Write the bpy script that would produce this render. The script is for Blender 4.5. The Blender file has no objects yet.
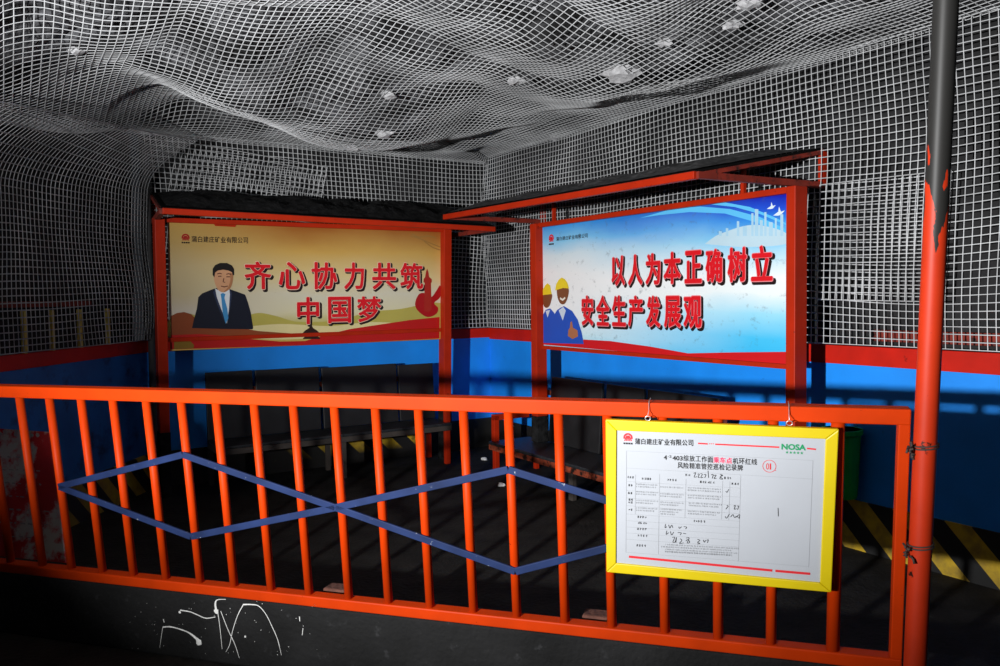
import bpy, bmesh, math, random
import numpy as np

random.seed(7)
C = bpy.context.scene.collection
SC = bpy.context.scene

# ------------------------------------------------------------------ camera
H = 1.85                                   # lens height above the floor
FPX, PITCH, ROLL = 812.26, 0.0447, 0.0128
FWD = np.array([0, math.cos(PITCH), -math.sin(PITCH)])
_u0 = np.array([0, math.sin(PITCH), math.cos(PITCH)])
_r0 = np.array([1.0, 0, 0])
RGT = math.cos(ROLL) * _r0 - math.sin(ROLL) * _u0
UPV = math.cos(ROLL) * _u0 + math.sin(ROLL) * _r0
EYE = np.array([0, 0, H])
import mathutils
cam_data = bpy.data.cameras.new('camera')
cam_data.sensor_width = 36.0
cam_data.lens = FPX / 1000 * 36.0
cam_data.clip_start = 0.05
cam_data.clip_end = 100
cam = bpy.data.objects.new('camera', cam_data)
C.objects.link(cam)
M4 = mathutils.Matrix.Identity(4)
for i in range(3):
    M4[i][0] = RGT[i]; M4[i][1] = UPV[i]; M4[i][2] = -FWD[i]; M4[i][3] = EYE[i]
cam.matrix_world = M4
SC.camera = cam

# ------------------------------------------------------------------ world, lights, exposure
world = bpy.data.worlds.new('world'); SC.world = world
world.use_nodes = True
world.node_tree.nodes['Background'].inputs[0].default_value = (0.75, 0.85, 1.0, 1)
world.node_tree.nodes['Background'].inputs[1].default_value = 0.014

def spot(name, loc, aim, power, size, blend, radius, color=(1, 1, 1)):
    l = bpy.data.lights.new(name, 'SPOT')
    l.energy = power; l.spot_size = math.radians(size); l.spot_blend = blend
    l.shadow_soft_size = radius; l.color = color
    o = bpy.data.objects.new(name, l); C.objects.link(o)
    o.location = loc
    d = mathutils.Vector(aim) - mathutils.Vector(loc)
    o.rotation_euler = d.to_track_quat('-Z', 'Y').to_euler()
    return o
spot('work_light', (-3.05, -0.8, H - 0.02), (0.9, 6.4, 3.45), 3350, 72, 0.75, 0.06)
SC.view_settings.view_transform = 'Standard'
SC.view_settings.look = 'None'
SC.view_settings.gamma = 1.0
SC.view_settings.use_curve_mapping = False
SC.view_settings.exposure = 0.0

# ------------------------------------------------------------------ helpers: geometry
def V(*a): return np.array(a, float)
Z = V(0, 0, 1)
def ray(px, py): return FWD + RGT * (px - 500) / FPX - UPV * (py - 333) / FPX

class Plane:
    """origin, unit axis along, up axis; n points towards the viewer."""
    def __init__(s, O, d, v=Z):
        s.O = np.array(O, float); s.d = np.array(d, float); s.v = np.array(v, float)
        n = np.cross(s.d, s.v); s.n = n / np.linalg.norm(n)
        if s.n[1] > 0: s.n = -s.n
    def hit(s, px, py, off=0.0):
        r = ray(px, py)
        t = ((s.O + s.n * off - EYE) @ s.n) / (r @ s.n)
        q = EYE + r * t - s.O - s.n * off
        M = np.stack([s.d, s.v], 1)
        return np.linalg.lstsq(M, q, rcond=None)[0]
    def pt(s, a, b, off=0.0): return s.O + s.d * a + s.v * b + s.n * off

class MB:
    def __init__(s): s.v = []; s.f = []
    def add(s, vs, fs):
        k = len(s.v); s.v += [tuple(map(float, p)) for p in vs]
        s.f += [tuple(i + k for i in f) for f in fs]; return s
    def hexa(s, p):        # p: 8 corners, bottom ring then top ring
        return s.add(p, [(0, 3, 2, 1), (4, 5, 6, 7), (0, 1, 5, 4), (1, 2, 6, 5), (2, 3, 7, 6), (3, 0, 4, 7)])
    def pbox(s, P, a0, a1, b0, b1, o0, o1):
        """box in a plane's frame"""
        c = [P.pt(a, b, o) for b in (b0, b1) for a, o in ((a0, o1), (a1, o1), (a1, o0), (a0, o0))]
        return s.hexa(c)
    def beam(s, A, B, w, h, up=Z):
        """square bar from A to B, w sideways and h along up"""
        A = np.array(A, float); B = np.array(B, float)
        t = (B - A) / np.linalg.norm(B - A)
        side = np.cross(t, up); side /= np.linalg.norm(side)
        u = np.cross(side, t)
        c = [Q + side * sx * w / 2 + u * su * h / 2 for Q in (A, B) for sx, su in ((-1, -1), (1, -1), (1, 1), (-1, 1))]
        return s.hexa(c)
    def tube(s, pts, r, n=12, caps=True):
        pts = [np.array(p, float) for p in pts]
        rs = r if isinstance(r, (list, tuple)) else [r] * len(pts)
        vs = []; fs = []
        prev = None
        for i, p in enumerate(pts):
            t = pts[min(i + 1, len(pts) - 1)] - pts[max(i - 1, 0)]
            t = t / np.linalg.norm(t)
            if prev is None:
                ref = V(1, 0, 0) if abs(t[0]) < 0.8 else V(0, 0, 1)
                x = np.cross(t, ref)
            else:
                x = prev - t * (prev @ t)
            x /= np.linalg.norm(x); prev = x
            y = np.cross(t, x)
            for k in range(n):
                a = 2 * math.pi * k / n
                vs.append(p + (x * math.cos(a) + y * math.sin(a)) * rs[i])
        for i in range(len(pts) - 1):
            for k in range(n):
                fs.append((i * n + k, i * n + (k + 1) % n, (i + 1) * n + (k + 1) % n, (i + 1) * n + k))
        if caps:
            fs.append(tuple(range(n - 1, -1, -1)))
            fs.append(tuple((len(pts) - 1) * n + k for k in range(n)))
        return s.add(vs, fs)
    def flat(s, P, pts2, off):
        """filled outline lying on a plane (print or paint)"""
        k = len(pts2)
        bm = bmesh.new()
        vs = [bm.verts.new((p[0], p[1], 0)) for p in pts2]
        try:
            f = bm.faces.new(vs)
            bmesh.ops.triangulate(bm, faces=[f])
        except ValueError:
            pass
        bm.verts.ensure_lookup_table(); bm.verts.index_update()
        s.add([P.pt(v.co.x, v.co.y, off) for v in bm.verts], [tuple(v.index for v in f.verts) for f in bm.faces])
        bm.free(); return s
    def build(s, name, mat, parent=None, bevel=0, smooth=False, loc=None, uv=None):
        base = V(0, 0, 0)
        if parent is not None: base = np.array(parent.get('_b', (0, 0, 0)), float)
        elif loc is not None: base = np.array(loc, float)
        me = bpy.data.meshes.new(name)
        me.from_pydata([tuple(np.array(p) - base) for p in s.v], [], s.f)
        me.validate()
        if not s.f: print('EMPTY', name)
        me.materials.append(mat)
        if uv is not None:
            ul = me.uv_layers.new(name='UVMap')
            for lp in me.loops:
                co = np.array(me.vertices[lp.vertex_index].co) + base
                ul.data[lp.index].uv = uv(co)
        bm = bmesh.new(); bm.from_mesh(me)
        bmesh.ops.recalc_face_normals(bm, faces=bm.faces)
        bm.to_mesh(me); bm.free()
        if smooth:
            for p in me.polygons: p.use_smooth = True
        o = bpy.data.objects.new(name, me); C.objects.link(o)
        if parent is not None: o.parent = parent
        else: o.location = base
        o['_b'] = tuple(base)
        if bevel:
            b = o.modifiers.new('bevel', 'BEVEL'); b.width = bevel; b.segments = 2; b.limit_method = 'ANGLE'
        return o

def tag(o, label=None, cat=None, group=None, kind=None):
    if label: o['label'] = label
    if cat: o['category'] = cat
    if group: o['group'] = group
    if kind: o['kind'] = kind
    return o
def thing(name, label, cat, loc, group=None):
    o = bpy.data.objects.new(name, None); C.objects.link(o)
    o.empty_display_size = 0.1
    o.location = tuple(loc); o['_b'] = tuple(map(float, loc))
    return tag(o, label, cat, group)
def struct(o): o['kind'] = 'structure'; return o

# ------------------------------------------------------------------ helpers: materials
def lin(h):
    c = [int(h[i:i + 2], 16) / 255 for i in (0, 2, 4)]
    return tuple((x / 12.92 if x <= 0.04045 else ((x + 0.055) / 1.055) ** 2.4) for x in c) + (1,)
def mat(name, col, rough=0.6, metal=0.0, var=0.0, scale=6.0, dirt=None, dirt_lo=0.62, dirt_hi=0.7, dscale=14.0, bump=0.0, bscale=40.0, spec=0.5, lohi=(0.3, 0.7)):
    m = bpy.data.materials.new(name); m.use_nodes = True
    nt = m.node_tree; N = nt.nodes; L = nt.links
    b = N['Principled BSDF']
    b.inputs['Roughness'].default_value = rough; b.inputs['Metallic'].default_value = metal
    b.inputs['Specular IOR Level'].default_value = spec
    tc = N.new('ShaderNodeTexCoord')
    col = lin(col) if isinstance(col, str) else col
    nz = N.new('ShaderNodeTexNoise'); nz.inputs['Scale'].default_value = scale; nz.inputs['Detail'].default_value = 6
    L.new(tc.outputs['Object'], nz.inputs['Vector'])
    rp = N.new('ShaderNodeValToRGB')
    k = var
    rp.color_ramp.elements[0].position, rp.color_ramp.elements[1].position = lohi
    rp.color_ramp.elements[0].color = tuple(c * (1 - k) for c in col[:3]) + (1,)
    rp.color_ramp.elements[1].color = tuple(min(1, c * (1 + k)) for c in col[:3]) + (1,)
    L.new(nz.outputs['Fac'], rp.inputs['Fac'])
    out = rp.outputs['Color']
    if dirt:
        n2 = N.new('ShaderNodeTexNoise'); n2.inputs['Scale'].default_value = dscale; n2.inputs['Detail'].default_value = 8
        n2.inputs['Roughness'].default_value = 0.65
        L.new(tc.outputs['Object'], n2.inputs['Vector'])
        r2 = N.new('ShaderNodeValToRGB')
        r2.color_ramp.elements[0].position = dirt_lo; r2.color_ramp.elements[1].position = dirt_hi
        L.new(n2.outputs['Fac'], r2.inputs['Fac'])
        mx = N.new('ShaderNodeMix'); mx.data_type = 'RGBA'
        L.new(r2.outputs['Color'], mx.inputs['Factor'])
        L.new(out, mx.inputs['A']); mx.inputs['B'].default_value = lin(dirt)
        out = mx.outputs['Result']
    L.new(out, b.inputs['Base Color'])
    if bump:
        n3 = N.new('ShaderNodeTexNoise'); n3.inputs['Scale'].default_value = bscale; n3.inputs['Detail'].default_value = 8
        L.new(tc.outputs['Object'], n3.inputs['Vector'])
        bp = N.new('ShaderNodeBump'); bp.inputs['Strength'].default_value = bump; bp.inputs['Distance'].default_value = 0.02
        L.new(n3.outputs['Fac'], bp.inputs['Height']); L.new(bp.outputs['Normal'], b.inputs['Normal'])
    return m

MT = {}
MT['red'] = mat('red_paint', (0.41, 0.020, 0.003, 1), 0.5, spec=0.18, var=0.1, dirt='3a1208', dirt_lo=0.66, dirt_hi=0.72, dscale=22)
MT['rail'] = mat('orange_red_paint', (0.50, 0.035, 0.001, 1), 0.5, spec=0.12, var=0.10, dirt='4a1a08', dirt_lo=0.68, dirt_hi=0.73, dscale=26)
MT['band'] = mat('red_wall_paint', (0.52, 0.012, 0.004, 1), 0.55, spec=0.2, var=0.12, dirt='1a0806', dirt_lo=0.66, dirt_hi=0.75, dscale=9)
MT['dull'] = mat('shaded_dusty_red_paint', (0.20, 0.016, 0.006, 1), 0.7, var=0.3, dirt='1a0a06', dirt_lo=0.55, dirt_hi=0.66)  # dusty wall strips; on the canopy bars it stands for shade
MT['dusty'] = mat('dusty_grey_steel', (0.05, 0.04, 0.034, 1), 0.8, var=0.3)
MT['rust'] = mat('rusty_red_paint', (0.28, 0.05, 0.02, 1), 0.6, var=0.3, dirt='140a06', dirt_lo=0.5, dirt_hi=0.6)
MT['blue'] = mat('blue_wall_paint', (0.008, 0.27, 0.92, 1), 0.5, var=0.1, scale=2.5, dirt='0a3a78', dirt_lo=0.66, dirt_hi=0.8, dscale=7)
MT['blue_shaded'] = mat('shaded_blue_wall_paint', (0.006, 0.11, 0.36, 1), 0.6, var=0.25, scale=2.5, dirt='0a1c30', dirt_lo=0.52, dirt_hi=0.7, dscale=4)  # blue wall paint darkened to stand for shade on the left wall
MT['rock'] = mat('rock', (0.072, 0.073, 0.078, 1), 0.85, var=0.95, scale=2.6, dirt='c8c8cc', dirt_lo=0.66, dirt_hi=0.72, dscale=9, bump=0.8, bscale=22, lohi=(0.40, 0.66))
MT['wall'] = mat('coal_wall', (0.010, 0.010, 0.011, 1), 0.85, var=0.6, scale=3, dirt='2a2c30', dirt_lo=0.60, dirt_hi=0.76, dscale=2.6, bump=0.6, bscale=16)
MT['floor'] = mat('coal_dust_floor', (0.018, 0.0165, 0.0145, 1), 0.85, spec=0.2, var=0.45, scale=5, dirt='2a2824', dirt_lo=0.7, dirt_hi=0.8, dscale=20, bump=0.5, bscale=30)
MT['kerb'] = mat('dark_concrete', (0.0095, 0.0095, 0.0098, 1), 0.85, spec=0.25, var=0.5, scale=3, dirt='3a3a3c', dirt_lo=0.62, dirt_hi=0.78, dscale=12, bump=0.5, bscale=35)
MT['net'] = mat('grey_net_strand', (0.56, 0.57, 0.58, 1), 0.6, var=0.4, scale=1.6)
MT['net_shaded'] = mat('shaded_net_strand', (0.36, 0.36, 0.37, 1), 0.7, var=0.35, scale=3)  # net grey darkened for the weak light on the left wall
MT['black'] = mat('black_rubber', (0.012, 0.012, 0.013, 1), 0.5, var=0.3, dirt='2a2a2a', dirt_lo=0.66, dirt_hi=0.78, dscale=30)
MT['seat'] = mat('worn_rubber', (0.022, 0.024, 0.027, 1), 0.42, var=0.5, scale=30, dirt='3c4048', dirt_lo=0.6, dirt_hi=0.74, dscale=34, bump=0.4, bscale=60)
MT['roof'] = mat('coal_dusted_roof', (0.005, 0.005, 0.005, 1), 0.95, var=0.4, spec=0.05)
MT['shade_black'] = mat('painted_shade_black', (0.012, 0.012, 0.0125, 1), 0.95, var=0.8, scale=14, spec=0.1, bump=0.5)  # black standing in for shade on post feet and gold canopy
MT['grey_rubble'] = mat('grey_rubble', (0.07, 0.07, 0.072, 1), 0.95, var=0.6, scale=18, spec=0.1, bump=0.5)
MT['pipe_blue'] = mat('blue_flat_bar', (0.011, 0.023, 0.078, 1), 0.6, spec=0.15, var=0.3, dirt='9aa0aa', dirt_lo=0.66, dirt_hi=0.70, dscale=34)
MT['yellow'] = mat('yellow_frame', (0.60, 0.46, 0.0, 1), 0.45, var=0.04)
MT['sheet'] = mat('white_sheet', (0.40, 0.42, 0.455, 1), 0.35, var=0.02)
MT['ink'] = mat('black_ink', (0.01, 0.01, 0.012, 1), 0.6)
MT['grey_ink'] = mat('grey_ink', (0.26, 0.27, 0.29, 1), 0.6)
MT['red_ink'] = mat('red_ink', (0.60, 0.012, 0.02, 1), 0.6)
MT['pink_ink'] = mat('magenta_ink', (0.72, 0.02, 0.09, 1), 0.6)
MT['green_ink'] = mat('green_ink', (0.0, 0.24, 0.09, 1), 0.6)
MT['wire'] = mat('galvanised_wire', (0.6, 0.6, 0.6, 1), 0.35, metal=0.7)
MT['darkwire'] = mat('rusty_wire', (0.05, 0.035, 0.03, 1), 0.7)
MT['white_paint'] = mat('white_paint', (0.75, 0.75, 0.73, 1), 0.6, var=0.2, scale=40)
MT['green'] = mat('green_plastic', (0.008, 0.46, 0.05, 1), 0.45, var=0.15, dirt='0a5018', dirt_lo=0.62, dirt_hi=0.75)
MT['brick'] = mat('dusty_red_brick', (0.12, 0.045, 0.03, 1), 0.9, var=0.4, scale=15, bump=0.5)
MT['litter'] = mat('white_scrap', (0.75, 0.75, 0.75, 1), 0.7, var=0.1)
MT['chip'] = mat('pale_rock', (0.42, 0.42, 0.43, 1), 0.85, var=0.3, scale=20, bump=0.4)
MT['yellow_bar'] = mat('faded_yellow_bar', (0.62, 0.46, 0.10, 1), 0.7, var=0.3)
MT['dark_pipe'] = mat('grey_dusty_pipe', (0.06, 0.06, 0.062, 1), 0.7, var=0.3)

def flatmat(name, h, rough=0.45):
    return mat(name, h, rough, var=0.03)

# ------------------------------------------------------------------ the frames of the place
dL = V(0.847, 0.531, 0); dL /= np.linalg.norm(dL)      # along the back wall, to the right
dR = V(dL[1], -dL[0], 0)                                # along the right wall, towards the viewer
def W(a, b, z): return dL * a + dR * b + V(0, 0, z + H)  # z counted from lens height
A_R = 5.232       # right wall plane
B_B = -8.582      # back wall plane
PR = Plane(W(A_R, B_B, -H), dR)              # s along from the corner, t from the floor
PB = Plane(W(1.288, B_B, -H), dL)            # s from the left corner
LEN_B = A_R - 1.288
cornerL = W(1.288, B_B, -H)
dW = V(-3.64, 5.75, 0) - V(cornerL[0], cornerL[1], 0)
dW /= np.linalg.norm(dW)
PW = Plane(cornerL + dW * 4.0, -dW)          # left wall, s from its near end to the corner
PW.n = V(dW[1], -dW[0], 0); PW.n = PW.n if PW.n[0] > 0 else -PW.n
SR = Plane(V(0.446, 8.295, H - 0.504), dR)                         # right sign, from its lower left corner
nL = V(dL[1], -dL[0], 0)
SL = Plane(V(-3.103, 7.656, H - 0.4705), dL, Z + nL * 0.037)       # left sign
WL, WR, HS = 2.86, 2.9915, 1.2
dF = V(math.cos(-0.2968), math.sin(-0.2968), 0)
PF = Plane(V(0.0637, 3.5047, H - 0.4387), dF, V(-0.0299, -0.1126, 1))   # railing, t = 0 at the top rail's top

# value noise for the rock and the net
_rng = np.random.RandomState(3)
_tab = _rng.rand(64, 64)
def vnoise(x, y):
    x = np.asarray(x, float); y = np.asarray(y, float)
    xi = np.floor(x).astype(int); yi = np.floor(y).astype(int)
    fx = x - xi; fy = y - yi
    fx = fx * fx * (3 - 2 * fx); fy = fy * fy * (3 - 2 * fy)
    g = lambda i, j: _tab[i % 64, j % 64]
    return (g(xi, yi) * (1 - fx) + g(xi + 1, yi) * fx) * (1 - fy) + (g(xi, yi + 1) * (1 - fx) + g(xi + 1, yi + 1) * fx) * fy

def gauss(a, b, a0, b0, sa, sb, rot=0.0):
    c, s = math.cos(rot), math.sin(rot)
    x = (a - a0) * c + (b - b0) * s; y = -(a - a0) * s + (b - b0) * c
    return np.exp(-(x / sa) ** 2 - (y / sb) ** 2)
def ceil_z(a, b):
    """height of the net under the roof above lens level"""
    a = np.asarray(a, float); b = np.asarray(b, float)
    z = 1.68 + 0.0 * a
    z = z + 0.20 * (vnoise(a * 0.55 + 3.3, b * 0.55 + 7.1) - 0.5) * 2
    z = z + 0.09 * (vnoise(a * 1.25 + 11.3, b * 1.25 + 2.1) - 0.5) * 2
    z = z + 0.03 * (vnoise(a * 2.6 + 5.3, b * 2.6 + 9.1) - 0.5) * 2
    z = z - 0.10 * np.abs(vnoise(a * 1.1 + 31.3, b * 1.1 + 17.1) - 0.5) * 2 + 0.03
    z = z - 0.10 * gauss(a, b, 0.5, -6.1, 1.2, 0.6) - 0.30 * gauss(a, b, 1.95, -6.6, 1.0, 0.65) - 0.24 * gauss(a, b, 4.06, -5.0, 0.6, 0.9) - 0.16 * gauss(a, b, 3.1, -7.0, 0.9, 0.6)
    z = z + 0.30 * gauss(a, b, 0.4, -4.3, 1.0, 0.7) + 0.25 * gauss(a, b, 1.9, -4.4, 0.9, 0.9)
    x = a * dL[0] + b * dR[0]; y = a * dL[1] + b * dR[1]
    dl = np.clip((x + 3.55) / 1.0, 0, 1); dl = dl * dl * (3 - 2 * dl)
    z = (1.30 + 0.10 * np.clip(y - 5.75, -2, 2.2)) * (1 - dl) + z * dl
    edge_r = np.clip((A_R - 0.03 - a) / 0.9, 0, 1); edge_b = np.clip((b - B_B - 0.03) / 0.9, 0, 1)
    edge = np.minimum(edge_r, edge_b); edge = edge * edge * (3 - 2 * edge)
    base = np.where(edge_r < edge_b, 1.68, 1.62)
    return base * (1 - edge) + z * edge

# ------------------------------------------------------------------ floor, kerb, walls, roof
def grid_mesh(name, P, m, smooth=True, parent=None):
    nu, nv = P.shape[:2]
    me = bpy.data.meshes.new(name)
    idx = np.arange(nu * nv).reshape(nu, nv)
    q = np.stack([idx[:-1, :-1], idx[1:, :-1], idx[1:, 1:], idx[:-1, 1:]], -1).reshape(-1, 4)
    me.from_pydata(P.reshape(-1, 3).tolist(), [], q.tolist())
    me.materials.append(m)
    if smooth: me.polygons.foreach_set('use_smooth', [True] * len(me.polygons))
    o = bpy.data.objects.new(name, me); C.objects.link(o)
    return o

floor_mb = MB()
floor_mb.hexa([V(-8, -3, -0.1), V(8, -3, -0.1), V(8, 12, -0.1), V(-8, 12, -0.1), V(-8, -3, 0), V(8, -3, 0), V(8, 12, 0), V(-8, 12, 0)])
struct(floor_mb.build('floor', MT['floor']))

# walls: rough coal face above, painted blue below
def wall(name, P, s0, s1, top, paint='blue'):
    w = MB().pbox(P, s0, s1, 0.0, H - 0.44, -0.12, 0.0)
    o = struct(w.build(name, MT[paint]))
    ns = int((s1 - s0) / 0.08) + 1; nt = 30
    S, T = np.meshgrid(np.linspace(s0, s1, ns), np.linspace(H - 0.45, top, nt), indexing='ij')
    off = -0.05 - 0.07 * vnoise(S * 2.2 + 4, T * 2.2) - 0.03 * vnoise(S * 7, T * 7)
    pts = P.O + S[..., None] * P.d + T[..., None] * P.v + off[..., None] * P.n
    g = grid_mesh('rock_face', pts, MT['wall'])
    g.parent = o
    return o
wall('wall_right', PR, 0, 9.5, H + 1.95)
wall('wall_back', PB, 0, LEN_B, H + 1.95)
wall('wall_left', PW, 0, 4.0, H + 1.95, 'blue_shaded')
# red painted bands
def band(name, P, s0, s1, z0, z1, o=0.012, paint='band'):
    m = MB().pbox(P, s0, s1, H + z0, H + z1, -0.03, o)
    return struct(m.build(name, MT[paint], bevel=0.004))
band('trim_1', PR, 0, 9.5, -0.52, -0.385)
band('trim_2', PB, 0, LEN_B, -0.50, -0.385)
band('trim_3', PW, 0, 4.0, -0.50, -0.385)
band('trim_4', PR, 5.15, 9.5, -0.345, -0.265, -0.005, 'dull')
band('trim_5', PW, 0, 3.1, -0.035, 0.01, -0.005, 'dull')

def stripes_material(shade0, shade1, end=None):
    m = bpy.data.materials.new('hazard_stripes'); m.use_nodes = True
    nt = m.node_tree; N = nt.nodes; L = nt.links; b = N['Principled BSDF']
    b.inputs['Roughness'].default_value = 0.6
    uv = N.new('ShaderNodeUVMap'); sp = N.new('ShaderNodeSeparateXYZ'); L.new(uv.outputs[0], sp.inputs[0])
    ad = N.new('ShaderNodeMath'); ad.operation = 'ADD'
    L.new(sp.outputs['X'], ad.inputs[0]); L.new(sp.outputs['Y'], ad.inputs[1])
    dv = N.new('ShaderNodeMath'); dv.operation = 'DIVIDE'; dv.inputs[1].default_value = 0.36; L.new(ad.outputs[0], dv.inputs[0])
    fr = N.new('ShaderNodeMath'); fr.operation = 'FRACT'; L.new(dv.outputs[0], fr.inputs[0])
    gt = N.new('ShaderNodeMath'); gt.operation = 'GREATER_THAN'; gt.inputs[1].default_value = 0.52; L.new(fr.outputs[0], gt.inputs[0])
    nz = N.new('ShaderNodeTexNoise'); nz.inputs['Scale'].default_value = 9; nz.inputs['Detail'].default_value = 8
    tc = N.new('ShaderNodeTexCoord'); L.new(tc.outputs['Object'], nz.inputs['Vector'])
    rp = N.new('ShaderNodeValToRGB'); rp.color_ramp.elements[0].position = 0.42; rp.color_ramp.elements[1].position = 0.62
    rp.color_ramp.elements[0].color = (0.62, 0.40, 0.02, 1); rp.color_ramp.elements[1].color = (0.34, 0.22, 0.03, 1)
    L.new(nz.outputs['Fac'], rp.inputs['Fac'])
    mx = N.new('ShaderNodeMix'); mx.data_type = 'RGBA'
    L.new(gt.outputs[0], mx.inputs['Factor']); mx.inputs['A'].default_value = (0.010, 0.010, 0.010, 1); L.new(rp.outputs['Color'], mx.inputs['B'])
    # black mixed over the stripes where the shade falls
    mr = N.new('ShaderNodeMapRange'); mr.inputs['From Min'].default_value = shade0; mr.inputs['From Max'].default_value = shade1
    n4 = N.new('ShaderNodeMath'); n4.operation = 'MULTIPLY_ADD'; n4.inputs[1].default_value = 1.2; L.new(nz.outputs['Fac'], n4.inputs[0]); L.new(sp.outputs['X'], n4.inputs[2])
    L.new(n4.outputs[0], mr.inputs['Value'])
    unshaded = mr.outputs[0]
    if end:
        for sock, lo, hi in ((n4.outputs[0], end + 0.15, end), (sp.outputs['Y'], 0.10, 0.2)):
            me_ = N.new('ShaderNodeMapRange'); me_.inputs['From Min'].default_value = lo; me_.inputs['From Max'].default_value = hi
            L.new(sock, me_.inputs['Value'])
            mu = N.new('ShaderNodeMath'); mu.operation = 'MULTIPLY'; L.new(unshaded, mu.inputs[0]); L.new(me_.outputs[0], mu.inputs[1]); unshaded = mu.outputs[0]
    m2 = N.new('ShaderNodeMix'); m2.data_type = 'RGBA'; L.new(unshaded, m2.inputs['Factor']); m2.inputs['A'].default_value = (0.012, 0.011, 0.010, 1)
    L.new(mx.outputs['Result'], m2.inputs['B'])
    L.new(m2.outputs['Result'], b.inputs['Base Color'])
    return m
def haz(name, P, s1, sign, ph, HZ):
    m = MB().pbox(P, 0, s1, 0, 0.355, -0.02, 0.02)
    return struct(m.build(name, HZ, uv=lambda co: (sign * ((co - P.O) @ P.d) + ph, (co - P.O)[2])))
haz('baseboard_right', PR, 9.5, 1, 0.27, stripes_material(4.6, 5.2))
haz('baseboard_left', PW, 4.0, 1, 0.1, stripes_material(2.2, 5.2))
haz('baseboard_back', PB, LEN_B, 1, 0.05, stripes_material(2.0, 2.5, 3.4))

# roof of the roadway: bare rock
na, nb = 230, 250
A_, B_ = np.meshgrid(np.linspace(-3.4, A_R + 0.15, na), np.linspace(B_B - 0.15, 0.5, nb), indexing='ij')
zc = ceil_z(A_, B_) + 0.035 + 0.11 * vnoise(A_ * 3.1, B_ * 3.1) + 0.05 * vnoise(A_ * 8 + 9, B_ * 8 + 4) + 0.03 * vnoise(A_ * 17, B_ * 17)
ceil_pts = A_[..., None] * dL + B_[..., None] * dR + (zc + H)[..., None] * Z
struct(grid_mesh('ceiling', ceil_pts, MT['rock'], smooth=False))

# low wall that carries the railing
KERB_TOP = 0.348
kb0 = PF.pt(0, -(H - 0.4387 - KERB_TOP) , 0)
PK = Plane(V(kb0[0], kb0[1], 0), dF)           # kerb frame: t from the floor
PK_F = 0.035                                    # its front face
kerb = MB().pbox(PK, -6.0, 1.9, 0.0, KERB_TOP, -0.2, PK_F)
front = struct(kerb.build('wall_front', MT['kerb'], bevel=0.012))

def spline(pts, n=8):
    out = []
    P = [np.array(p, float) for p in pts]
    for i in range(len(P) - 1):
        p0 = P[max(i - 1, 0)]; p1 = P[i]; p2 = P[i + 1]; p3 = P[min(i + 2, len(P) - 1)]
        for k in range(n):
            t = k / n
            out.append(0.5 * ((2 * p1) + (-p0 + p2) * t + (2 * p0 - 5 * p1 + 4 * p2 - p3) * t * t + (-p0 + 3 * p1 - 3 * p2 + p3) * t ** 3))
    out.append(P[-1]); return out
def stroke(mb, P, pts, w, off):
    """painted line on a plane; pts in plane coordinates, w a width or list of widths"""
    n = len(pts)
    ws = w if isinstance(w, (list, tuple)) else [w] * n
    q = [np.array(p, float) for p in pts]
    L_, R_ = [], []
    for i in range(n):
        t = q[min(i + 1, n - 1)] - q[max(i - 1, 0)]
        t = t / (np.linalg.norm(t) + 1e-9); m = V(-t[1], t[0])
        L_.append(q[i] + m * ws[i] / 2); R_.append(q[i] - m * ws[i] / 2)
    vs = [P.pt(p[0], p[1], off) for p in L_] + [P.pt(p[0], p[1], off) for p in R_]
    mb.add(vs, [(i, i + 1, n + i + 1, n + i) for i in range(n - 1)])
def blob(mb, P, c, r, off, n=10, jag=0.25):
    pts = []
    for k in range(n):
        a = 2 * math.pi * k / n; rr = r * (1 + random.uniform(-jag, jag))
        pts.append((c[0] + rr * math.cos(a), c[1] + rr * math.sin(a)))
    mb.flat(P, pts, off)
def kpx(x, y): return PK.hit(130 + x / 5, 570 + y / 5, PK_F)      # from a 5x enlargement of that corner
for pts, w in [
    ([(165, 285), (200, 283), (240, 292), (290, 310), (325, 335), (348, 358)], [.012, .012, .010, .012, .022, .026]),
    ([(165, 287), (158, 330), (150, 388)], [.006, .005, .003]),
    ([(252, 200), (300, 208), (335, 222), (380, 240), (428, 234)], [.012, .008, .009, .009, .006]),
    ([(480, 146), (440, 148), (428, 165), (432, 200), (440, 212)], [.004, .006, .016, .022, .018]),
    ([(440, 212), (450, 280), (462, 395)], [.008, .006, .004]),
    ([(455, 205), (490, 295), (525, 370), (548, 440)], [.006, .007, .007, .003]),
    ([(480, 410), (500, 370), (515, 300), (540, 225), (568, 172)], [.003, .005, .006, .006, .009]),
    ([(568, 172), (610, 172), (645, 180), (680, 220), (715, 290), (740, 350), (758, 425)], [.012, .010, .007, .006, .006, .006, .003]),
    ([(848, 232), (850, 256)], [.008, .006]), ([(866, 290), (862, 325)], [.006, .004]), ([(168, 245), (172, 262)], [.008, .006]),
]:
    mb = MB(); w = [x * .58 for x in w]; sp = spline([kpx(*p) for p in pts])
    n0 = len(pts); ws = list(np.interp(np.linspace(0, n0 - 1, len(sp)), range(n0), w))
    stroke(mb, PK, sp, ws, PK_F + 0.002); mb.build('paint_splash', MT['white_paint'], front)
mb = MB()
for _ in range(55):
    blob(mb, PK, kpx(random.uniform(0, 950), random.uniform(150, 440)), random.choice([.001, .0015, .002]), PK_F + 0.002, 6)
for x, y, r in [(345, 358, .018), (250, 210, .007), (578, 332, .006), (432, 205, .013)]: blob(mb, PK, kpx(x, y), r, PK_F + 0.0025)
mb.build('paint_splash', MT['white_paint'], front)

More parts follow.
